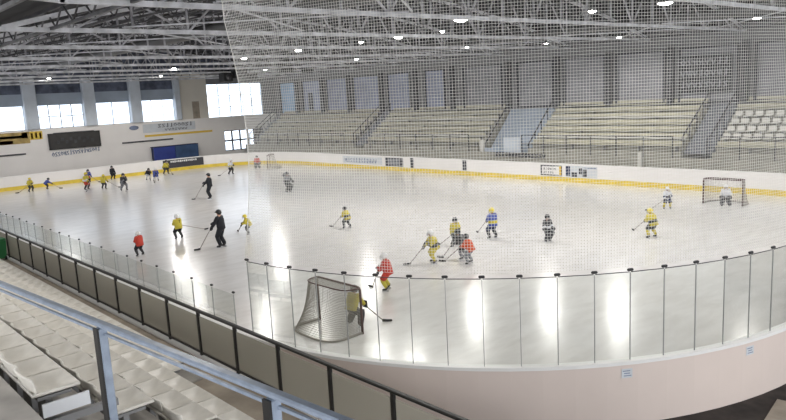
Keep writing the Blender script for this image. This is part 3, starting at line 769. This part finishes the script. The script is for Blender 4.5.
# ------------------------------------------------------------------ goals
def goal(loc, rz, label, post='goal_post', dens=.055, sw=.0036):
    r = empty('hockey_goal', loc, rz, label, 'goal', 'hockey goals')
    h = 1.22; w = .915       # local: mouth in the xz plane, the net bulges towards +y
    b = MB(); b.tube([(-w, 0, 0), (-w, 0, h - .06), (-w + .06, 0, h), (w - .06, 0, h), (w, 0, h - .06), (w, 0, 0)], .035, 8); b.build('goal_frame', M[post], r)
    def base(s_):      # s in 0..1 round the back at the ice
        a = PI * s_; return Vector((w * 1.18 * math.copysign(abs(math.cos(a)) ** .6, math.cos(a)) * (1 - .15 * abs(math.cos(a)) ** 6), 1.08 * math.sin(a) ** .75, 0.03))
    def top(s_):
        a = PI * s_; return Vector((w * math.copysign(abs(math.cos(a)) ** .45, math.cos(a)), .48 * math.sin(a) ** .6, h))
    def P(s_, t):
        q = base(s_).lerp(top(s_), t); k = 1 - .25 * math.sin(PI * t) * math.sin(PI * s_); q.y *= k; return q
    ss = [.0] + [i / 28 for i in range(1, 28)] + [1.0]
    b = MB(); b.tube([base(s_) for s_ in ss], .03, 6); b.build('base_frame', M['goal_net'], r)
    b = MB(); b.tube([top(s_) for s_ in ss], .02, 6); b.build('top_frame', M[post], r)
    b = MB(); t = 0
    while t <= 1.0: b.tube([P(s_, t) for s_ in ss], sw, 3, cap=False); t += dens / h * .9
    n = int(3.6 / dens)
    for i in range(n + 1): b.tube([P(i / n, t / 6) for t in range(7)], sw, 3, cap=False)
    x = -w
    while x <= w:            # roof of the net
        ymax = .48 * max(0, 1 - abs(x / w) ** 2.2) ** .5
        b.tube([(x, 0, h), (x, ymax, h)], sw, 3, cap=False); x += dens
    y = .03
    while y < .48:
        xm = w * max(0, 1 - (y / .48) ** 2.2) ** .45; b.tube([(-xm, y, h), (xm, y, h)], sw, 3, cap=False); y += dens
    b.build('goal_net', M['goal_net'], r)
    return r
goal((9.68, -3.54, 0), 0, 'grey netted hockey goal seen from behind in the near corner', sw=.0052, dens=.045)
goal((8.91, -26.19, 0), PI, 'dark framed hockey goal by the far boards at right', dens=.075, sw=.005)
goal((49.2, -26.6, 0), PI * .78, 'distant thin framed hockey goal in the far corner', dens=.1)

# ------------------------------------------------------------------ people
def ik(a, c, l1, l2, pole):
    a, c = Vector(a), Vector(c); d = c - a; L = d.length
    if L > (l1 + l2) * .995: c = a + d.normalized() * (l1 + l2) * .995; d = c - a; L = d.length
    x = (l1 * l1 - l2 * l2 + L * L) / (2 * L); h = math.sqrt(max(0, l1 * l1 - x * x)); dn = d.normalized()
    p = Vector(pole); p = p - dn * p.dot(dn)
    if p.length < 1e-5: p = Vector((1, 0, 0))
    return a + dn * x + p.normalized() * h, c

def ring(c, ax, ay, rx, ry, n=14):
    c, ax, ay = Vector(c), Vector(ax), Vector(ay)
    return [tuple(c + ax * (rx * math.cos(2 * PI * k / n)) + ay * (ry * math.sin(2 * PI * k / n))) for k in range(n)]

def stick(hand_world, hand2_world, blade_world, label):
    """hockey stick, held by a person: a thing of its own"""
    bl = Vector(blade_world); top = Vector(hand_world); low = Vector(hand2_world)
    r = empty('hockey_stick', tuple(bl), 0, label, 'hockey stick', 'hockey sticks')
    dirv = (top - bl).normalized(); heel = Vector((0, 0, .05))
    end = (top - bl) + dirv * .12
    b = MB(); b.tube([heel, end], .016, 6); b.build('shaft', M['wood'], r)
    flat = Vector((-dirv.x, -dirv.y, 0)); flat = flat.normalized() if flat.length > .01 else Vector((1, 0, 0))
    side = Vector((-flat.y, flat.x, 0)) * .012
    b = MB(); tip = flat * .25 + Vector((0, 0, .02)); hl = -flat * .02
    vs = []
    for (q, z0, z1) in ((hl, .012, .085), (flat * .13, .006, .068), (tip, .012, .065)):
        for s_ in (-1, 1): vs += [tuple(q + side * s_ + Vector((0, 0, z0 - q.z))), tuple(q + side * s_ + Vector((0, 0, z1 - q.z)))]
    b.add(vs, [(0, 1, 3, 2), (0, 4, 5, 1), (2, 3, 7, 6), (4, 8, 9, 5), (6, 7, 11, 10), (8, 10, 11, 9), (1, 5, 7, 3), (5, 9, 11, 7), (0, 2, 6, 4), (4, 6, 10, 8)])
    b.build('blade', M['blade'], r)
    return r

def person(x, y, H, face, label, jersey, pants, socks, helmet, lean=.3, crouch=.25, stance=.13, stride=.0, stripe=None,
           blade=None, stick_label=None, free=None, hood=None, adult=False, number=None, goalie=False, gloves='c_black', look=0.0):
    rz = math.radians(face)
    root = empty('person', (x, y, 0), rz, label, 'person')
    headk = .125 if adult else .15           # head height share
    hipz = (.50 if adult else .47) - .07 * crouch
    sk = .06                                  # skate height
    pel = Vector((-.06 * crouch - .04 * lean, 0, hipz))
    tl = .30 if adult else .285
    fw = Vector((math.sin(lean), 0, math.cos(lean)))
    chest = pel + fw * tl * .72; neck = pel + fw * tl
    hd = lean * .35; hw = Vector((math.sin(hd), 0, math.cos(hd)))
    head = neck + hw * (headk * .62)
    sh = .118 if adult else .108
    Z = Vector((0, 0, 1))
    legs = []
    for s_ in (1, -1):
        hp = pel + Vector((0, .055 * s_, -.02)); an = Vector((.0 + s_ * stride, stance * s_, sk + .03))
        l = (hipz - sk - .02) * (.54 if crouch > .03 else .5) + (.012 if crouch > .03 else .004)
        kn, an = ik(hp, an, l, l, (1, .12 * s_, 0)); legs.append((s_, hp, kn, an))
    # arms
    c, sn = math.cos(rz), math.sin(rz)
    def to_local(p): p = Vector(p) - Vector((x, y, 0)); return Vector((p.x * c + p.y * sn, -p.x * sn + p.y * c, p.z)) / H
    def to_world(p): p = Vector(p) * H; return Vector((x + p.x * c - p.y * sn, y + p.x * sn + p.y * c, p.z))
    if blade is not None:
        bl = to_local((blade[0], blade[1], .05)); t0 = chest + Vector((.17, .04, -.10))
        ld = (bl - t0).normalized(); tgt = {1: t0, -1: t0 + ld * .21}
        if bl.y > .1: tgt = {-1: t0 + Vector((0, -.06, 0)), 1: t0 + Vector((0, -.06, 0)) + ld * .21}
    elif free is not None: tgt = {1: chest + Vector(free[0]), -1: chest + Vector(free[1])}
    else: tgt = {1: chest + Vector((.10, .16, -.24)), -1: chest + Vector((.10, -.16, -.24))}
    arms = []
    for s_ in (1, -1):
        so = chest + fw * tl * .17 + Vector((0, sh * s_, 0))
        el, wr = ik(so, tgt[s_], .165, .155, (-.6, .8 * s_, -.5)); arms.append((s_, so, el, wr))
    # --- body: one continuous skinned surface
    me = bpy.data.meshes.new('body'); V = []; E = []; Rr = []
    def v(p, r, par=None):
        V.append(tuple(p)); Rr.append(r)
        if par is not None: E.append((par, len(V) - 1))
        return len(V) - 1
    p0 = v(pel, .075); w0 = v(pel.lerp(chest, .5), .07, p0); c0 = v(chest, .08, w0); n0 = v(neck, .036, c0)
    h0 = v(neck + hw * headk * .3, .045, n0); h1 = v(head + hw * headk * .05, .066 if not adult else .056, h0); h2 = v(head + hw * headk * .42, .04, h1)
    v(head + Vector((headk * .56, 0, -.005)), .012, h1)
    for (s_, so, el, wr) in arms:
        a = v(so, .042, c0); e = v(el, .032, a); w = v(wr, .022, e); v(Vector(wr) + (Vector(wr) - el).normalized() * .04, .018, w)
    for (s_, hp, kn, an) in legs:
        a = v(hp, .06, p0); k = v(kn, .045, a); q = v(an, .03, k); v(an + Vector((.05, 0, -.03)), .010, q)
    me.from_pydata(V, E, []); me.materials.append(M['skin'])
    body = bpy.data.objects.new('body', me); COL.objects.link(body); body.parent = root
    body.modifiers.new('skin', 'SKIN').use_smooth_shade = True
    for i, sv in enumerate(me.skin_vertices[0].data): sv.radius = (Rr[i], Rr[i]); sv.use_root = (i == 0)
    ss = body.modifiers.new('smooth', 'SUBSURF'); ss.levels = 1; ss.render_levels = 1
    X = Vector((1, 0, 0)); Yv = Vector((0, 1, 0))
    fx = Vector((math.cos(lean), 0, -math.sin(lean)))
    # --- jersey: torso plus sleeves
    b = MB()
    hem = pel - fw * .035
    B_ = 1.0 if adult else 1.18
    hem = pel - fw * (.035 if adult else .075)
    b.rings([ring(hem, fx, Yv, .085 * B_, .115 * B_), ring(hem + fw * .005, fx, Yv, .10 * B_, .125 * B_), ring(pel.lerp(chest, .4), fx, Yv, .098 * B_, .125 * B_), ring(chest, fx, Yv, .10 * B_, .135 * B_),
             ring(chest + fw * tl * .17, fx, Yv, .08 * B_, .125 * B_), ring(neck - fw * .01, fx, Yv, .05, .06), ring(neck + fw * .012, fx, Yv, .04, .045)])
    for (s_, so, el, wr) in arms:
        b.tube([so + Vector((0, -.03 * s_, .0)), so, so.lerp(el, .5), el, el.lerp(wr, .5), wr], [q_ * (1.0 if adult else 1.15) for q_ in (.045, .055, .05, .046, .042, .036)], 9)
    b.build('jersey', M[jersey], root)
    if stripe:
        b = MB(); q = pel.lerp(chest, .28)
        b.rings([ring(q - fw * .045, fx, Yv, .1035 * B_, .1295 * B_), ring(q, fx, Yv, .1035 * B_, .130 * B_), ring(q + fw * .045, fx, Yv, .1035 * B_, .131 * B_)], cap=False)
        for (s_, so, el, wr) in arms: b.tube([el.lerp(wr, .05), el.lerp(wr, .5)], [.0575, .053], 9)
        b.build('jersey_stripe', M[stripe], root)
    if number:
        cu = bpy.data.curves.new('number', 'FONT'); cu.body = number; cu.size = .15; cu.align_x = 'CENTER'; cu.align_y = 'CENTER'; cu.extrude = .004; cu.materials.append(M['c_black'])
        tmp = bpy.data.objects.new('tmp', cu); COL.objects.link(tmp); bpy.context.view_layer.update()
        nm = bpy.data.meshes.new_from_object(tmp.evaluated_get(bpy.context.evaluated_depsgraph_get())); bpy.data.objects.remove(tmp)
        o = bpy.data.objects.new('back_number', nm); COL.objects.link(o); o.parent = root
        pos = chest - fx * .126 - fw * .02
        o.matrix_local = Matrix.Translation(pos) @ Matrix(((0, fw.x, -fx.x, 0), (-1, fw.y, -fx.y, 0), (0, fw.z, -fx.z, 0), (0, 0, 0, 1)))
    # --- breeches, socks
    b = MB()
    b.rings([ring(pel - Z * .05, X, Yv, .07, .09), ring(pel, X, Yv, .092, .112), ring(pel + fw * .03, X, Yv, .09, .11)])
    for (s_, hp, kn, an) in legs: b.tube([hp + Vector((0, 0, .03)), hp.lerp(kn, .4), kn.lerp(an, .04)], [.075, .082, .068] if not adult else [.072, .068, .056], 9)
    b.build('breeches' if not adult else 'trousers', M[pants], root)
    for (s_, hp, kn, an) in legs:
        b = MB()
        if goalie:
            d = (an - kn).normalized(); b = MB(); q0 = kn - d * .08 + X * .035; q1 = an + X * .03 - Z * .02
            b.tube([q0, kn + X * .04, kn.lerp(an, .6) + X * .04, q1], [.075, .095, .09, .08], 8, ry=[.045, .05, .045, .04]); b.build('leg_pad', M['pad'], root)
        else:
            pass
        b = MB()
        if True:
            b.tube([kn + Vector((-.005, 0, .02)), kn.lerp(an, .35), an], [.054, .052, .038] if not adult else [.055, .052, .046], 9); b.build('sock' if not adult else 'trouser_leg', M[socks], root)
        b = MB()
        b.tube([an + Z * .03, an - Z * .01, Vector((an.x + .02, an.y, sk - .008)), Vector((an.x + .075, an.y, sk - .015)), Vector((an.x + .10, an.y, sk - .018))], [.034, .035, .03, .024, .014], 8)
        sb = b.build('skate', M['skate'], root)
        b = MB(); b.box((an.x + .03, an.y, .018), (.155, .008, .036)); b.box((an.x - .015, an.y, .03), (.02, .02, .02)); b.box((an.x + .07, an.y, .03), (.02, .02, .02)); b.build('runner', M['runner'], sb)
    # --- gloves: palm, four fingers and a thumb closed round the stick
    for (s_, so, el, wr) in arms:
        d = (Vector(wr) - el).normalized(); sd = d.cross(Z); sd = sd.normalized() if sd.length > .1 else Yv.copy(); dn = d.cross(sd)
        if dn.z > 0: dn = -dn
        b = MB(); g = Vector(wr)
        b.tube([g - d * .035, g, g + d * .035, g + d * .05], [.036, .032, .032, .022], 8)
        for i in range(4):
            o_ = sd * (.022 - .0145 * i); ln_ = (.026, .03, .028, .022)[i]
            b.tube([g + d * .045 + o_, g + d * (.045 + ln_) + o_ * 1.02 + dn * .012, g + d * (.05 + ln_ * .7) + o_ + dn * .036, g + d * .04 + o_ + dn * .042], [.010, .010, .009, .007], 6)
        b.tube([g + d * .005 + sd * .03 * s_, g + d * .03 + sd * .042 * s_ + dn * .015, g + d * .05 + sd * .03 * s_ + dn * .035], [.012, .011, .008], 6)
        b.build('glove', M[gloves], root)
    # --- helmet and cage (or cap)
    hm = Matrix.Rotation(hd, 3, 'Y'); hr = headk * .58
    b = MB(); b.ell(head + hw * .012, (hr * 1.06, hr * .92, hr * .98), 14, 7, hm, -.12, 1.0)
    if not adult or helmet != 'h_black':
        for s_ in (-1, 1): b.ell(head + Vector((-.005, hr * .8 * s_, -.01)), (hr * .45, hr * .18, hr * .5), 8, 5)
        b.ell(head + Vector((-hr * .45, 0, -.008)), (hr * .5, hr * .75, hr * .55), 10, 5)
    else:
        b.ell(head + Vector((-hr * .25, 0, .0)), (hr * .85, hr * .9, hr * .75), 12, 6)
        b.ell(head + hw * .012 + Vector((hr * 1.0, 0, .0)), (hr * .5, hr * .7, hr * .1), 10, 4)
    b.build('helmet' if not adult else 'cap', M[helmet], root)
    if not adult:
        b = MB()
        for zz in (-.05, -.028, -.006):
            b.tube([head + Vector((hr * 1.12 * math.cos(a) , hr * .95 * math.sin(a), zz * 1.2)) for a in [(-1.2 + .4 * q) for q in range(7)]], .0045, 4, cap=False)
        for a in (-.7, -.25, .25, .7):
            b.tube([head + Vector((hr * 1.12 * math.cos(a), hr * .95 * math.sin(a), zz)) for zz in (-.065, -.03, .005)], .0045, 4, cap=False)
        b.build('face_cage', M['cage'], root)
    for s_ in (-1, 1):
        b = MB(); b.ell(head + Vector((hr * .80, hr * .33 * s_, .004)), (.006, .009, .007), 6, 4); b.build('eye', M['black'], root)
    if goalie:
        for s_, (q, so, el, wr) in zip((1, -1), arms):
            b = MB(); g = Vector(wr)
            if s_ > 0: b.ell(g + Vector((.03, .02, 0)), (.04, .07, .075), 10, 6); b.build('catch_glove', M['pad'], root)
            else: b.box(tuple(g + Vector((.04, -.01, -.01))), (.03, .10, .16), 0, .012); b.build('blocker', M['pad'], root)
    root.scale = (H, H, H)
    if blade is not None:
        hi = {s_: to_world(w) for (s_, so, el, w) in arms}
        bw = Vector((blade[0], blade[1], .0))
        a_, b2 = (hi[1], hi[-1]) if hi[1].z > hi[-1].z else (hi[-1], hi[1])
        stick(a_, b2, bw, stick_label)
    return root

def ang(x, y, bx, by): return math.degrees(math.atan2(by - y, bx - x))
TO_CAM = lambda x, y: math.degrees(math.atan2(7.1 - y, -4.36 - x))
Q = person
Q(54.1, -7.9, 1.22, 200, 'child skater in yellow jersey and dark breeches, leftmost near the end boards', 'c_yellow', 'c_dark', 'c_dark', 'h_yellow', .15, .1, blade=(54.3, -7.1), stick_label='hockey stick held by the leftmost skater in yellow')
Q(54.5, -9.2, 1.12, 250, 'child in blue jersey bending over, second skater from the left', 'c_blue', 'c_dark', 'c_dark', 'h_black', .75, .5, blade=(54.0, -10.0), stick_label='hockey stick held by the bent child in blue second from left')
Q(50.5, -10.9, 1.5, 215, 'skater in pale yellow shirt and red shorts at the front of the left cluster', 'c_yellow', 'c_red', 'c_dark', 'h_yellow', .25, .2, stripe='c_white', blade=(49.5, -10.6), stick_label='hockey stick of the pale yellow skater in the left cluster')
Q(56.0, -12.9, 1.35, 190, 'child in blue jersey and red shorts leaning forward at the back of the left cluster', 'c_blue', 'c_red', 'c_navy', 'h_black', .65, .4, blade=(55.2, -13.5), stick_label='hockey stick of the blue skater behind the left cluster')
Q(49.6, -11.9, 1.25, 300, 'child in yellow jersey and dark breeches right of the left cluster', 'c_yellow', 'c_dark', 'c_dark', 'h_yellow', .3, .2, blade=(49.3, -12.9), stick_label='hockey stick of the yellow skater right of the left cluster')
Q(56.0, -15.0, 1.3, 200, 'figure all in black standing close to the end boards', 'c_black', 'c_black', 'c_black', 'h_black', .1, .05)
Q(46.9, -12.4, 1.45, 190, 'skater in charcoal and grey kit skating ahead of the left group', 'c_dark', 'c_grey', 'c_grey', 'h_black', .3, .3, stride=.06, stripe='c_grey', blade=(46.0, -12.2), stick_label='hockey stick of the charcoal skater ahead of the left group')
Q(52.1, -16.5, 1.25, 190, 'child in black jersey and white shorts bent low beside a blue skater', 'c_black', 'c_white', 'c_white', 'h_black', .8, .5, blade=(51.2, -16.3), stick_label='hockey stick of the bent child in black and white')
Q(50.3, -16.4, 1.35, 160, 'child in blue jersey and white socks bent low, right of the black one', 'c_blue', 'c_blue', 'c_white', 'h_white', .7, .45, blade=(49.6, -16.0), stick_label='hockey stick of the bent blue child with white socks')
Q(55.0, -19.4, 1.5, 200, 'skater in yellow vest crouching in front of the black board advert', 'c_yellow', 'c_dark', 'c_dark', 'h_black', .55, .5, stance=.18, blade=(54.2, -19.6), stick_label='hockey stick of the skater crouching at the black advert')
Q(48.2, -22.1, 1.5, 215, 'skater in white jersey with yellow sleeve band near the far left corner', 'c_white', 'c_dark', 'c_dark', 'h_white', .3, .35, stride=.06, stripe='c_yellow', blade=(48.3, -21.2), stick_label='hockey stick of the white skater near the far left corner')
Q(35.94, -13.71, 1.77, 55, 'adult coach all in black standing mid ice with a stick, further of the two coaches', 'c_black', 'c_black', 'c_black', 'h_black', .04, .0, adult=True, stance=.075, blade=(36.7, -13.0), stick_label='hockey stick of the further black clad coach')
Q(33.56, -18.05, 1.5, 190, 'child goalkeeper in dark grey kit standing alone mid ice with one hand raised', 'c_grey', 'c_dark', 'c_dark', 'h_black', .1, .1, goalie=True, stance=.10, free=((.1, .2, -.2), (.12, -.14, .22)), gloves='c_white', stripe='c_dark')
Q(23.2, -3.75, 1.14, 20, 'child in plain red jersey and black breeches seen from behind at left', 'c_red', 'c_black', 'c_dark', 'h_white', .1, .15, blade=(23.9, -3.9), stick_label='hockey stick of the child in plain red at left')
Q(25.16, -6.39, 1.25, 10, 'child in yellow vest with a black number seven on the back', 'c_yellow', 'c_black', 'c_dark', 'h_white', .15, .1, stripe=None, number='7', blade=(26.15, -8.18), stick_label='hockey stick of the child with number seven')
Q(21.66, -6.67, 1.72, 38, 'tall adult coach in black with long stick, nearer of the two coaches', 'c_black', 'c_black', 'c_black', 'h_black', .10, .0, adult=True, stance=.085, stride=.02, blade=(22.08, -5.83), stick_label='long hockey stick of the nearer black clad coach')
Q(23.18, -8.85, 1.1, 60, 'small child in yellow jersey crouching right behind the tall coach', 'c_yellow', 'c_dark', 'c_dark', 'h_yellow', .5, .45, blade=(24.2, -8.9), stick_label='hockey stick of the small yellow child behind the coach')
Q(20.25, -12.34, 1.16, ang(20.25, -12.34, 21.16, -12.19), 'child in pale yellow and dark kit skating left alone in mid ice', 'c_yellow', 'c_dark', 'c_dark', 'h_black', .4, .35, stride=.05, stripe='c_dark', blade=(21.16, -12.19), stick_label='hockey stick of the lone child skating left')
Q(11.2, -6.64, 1.33, 35, 'child in red jersey with yellow socks behind the corner glass by the goal', 'c_red', 'c_red', 'c_yellow', 'h_white', .25, .25, gloves='c_black', blade=(11.76, -6.5), stick_label='hockey stick of the red child with yellow socks')
Q(12.39, -9.98, 1.36, ang(12.39, -9.98, 12.91, -9.26), 'child in yellow kit with dark chest band reaching left of the scrum', 'c_yellow', 'c_yellow', 'c_yellow', 'h_white', .35, .3, stripe='c_dark', blade=(12.91, -9.26), stick_label='hockey stick of the yellow child left of the scrum')
Q(13.62, -12.43, 1.25, 170, 'child in yellow jersey and black helmet standing behind the scrum', 'c_yellow', 'c_dark', 'c_dark', 'h_black', .15, .1, blade=(14.2, -12.2), stick_label='hockey stick of the yellow child behind the scrum')
Q(11.88, -11.0, 1.34, ang(11.9, -11.0, 12.65, -10.71), 'child in black and grey kit bending over the puck in the scrum', 'c_dark', 'c_dark', 'c_grey', 'h_black', .75, .4, stripe='c_grey', stance=.16, blade=(12.65, -10.71), stick_label='hockey stick of the bent black and grey child')
Q(11.26, -10.61, 1.22, ang(11.26, -10.61, 12.18, -10.31), 'child in orange red jersey and grey breeches at the right of the scrum', 'c_orange', 'c_grey', 'c_grey', 'h_black', .45, .3, blade=(12.18, -10.31), stick_label='hockey stick of the orange red child in the scrum')
Q(13.19, -14.26, 1.4, ang(13.19, -14.26, 14.48, -14.84) + 15, 'child in yellow and royal blue jersey standing upright behind the scrum', 'c_blue', 'c_navy', 'c_dark', 'h_yellow', .12, .15, stripe='c_yellow', blade=(14.48, -14.84), stick_label='hockey stick of the yellow and blue child')
Q(11.13, -15.06, 1.18, 170, 'child goalkeeper in black and white kit standing alone right of the scrum', 'c_dark', 'c_black', 'c_dark', 'h_black', .12, .15, goalie=True, stance=.09, stripe='c_white', gloves='c_white')
Q(8.16, -17.78, 1.3, ang(8.16, -17.78, 9.36, -18.6) + 20, 'child in yellow kit with dark bands reaching left with a stick at right', 'c_yellow', 'c_dark', 'c_yellow', 'h_yellow', .4, .25, stripe='c_dark', stance=.15, blade=(9.36, -18.6), stick_label='hockey stick of the yellow banded child at right')
Q(10.55, -23.93, 1.15, 130, 'child in white and navy kit near the far boards left of the goal', 'c_white', 'c_navy', 'c_yellow', 'h_white', .12, .1, stripe='c_navy', blade=(11.0, -23.2), stick_label='hockey stick of the white and navy child near the far goal')
Q(8.62, -25.85, 1.16, 105, 'goalkeeper in white jersey and dark leg pads standing in the far right goal', 'c_white', 'c_dark', 'c_dark', 'h_white', .25, .35, goalie=True, stance=.14, gloves='c_white')
Q(9.42, -3.80, 1.25, -85, 'goalkeeper in yellow jersey and dark pads crouching in front of the near goal', 'c_yellow', 'c_dark', 'c_dark', 'h_black', .35, .5, goalie=True, stance=.17, blade=(9.05, -4.5), stick_label='goalkeeper stick resting on the ice by the near goal')
Q(49.7, -25.7, 1.35, 150, 'child in dark red jersey guarding the distant corner goal', 'c_red', 'c_dark', 'c_dark', 'h_black', .2, .3, goalie=True, stance=.12)

# ------------------------------------------------------------------ light
w = bpy.data.worlds.new('world'); S.world = w; w.use_nodes = True
bg = w.node_tree.nodes['Background']; bg.inputs['Color'].default_value = (.96, .97, 1.0, 1); bg.inputs['Strength'].default_value = 2.3
S.view_settings.view_transform = 'Standard'; S.view_settings.look = 'None'
S.view_settings.exposure = 0.18; S.view_settings.gamma = 1.0; S.view_settings.use_curve_mapping = False
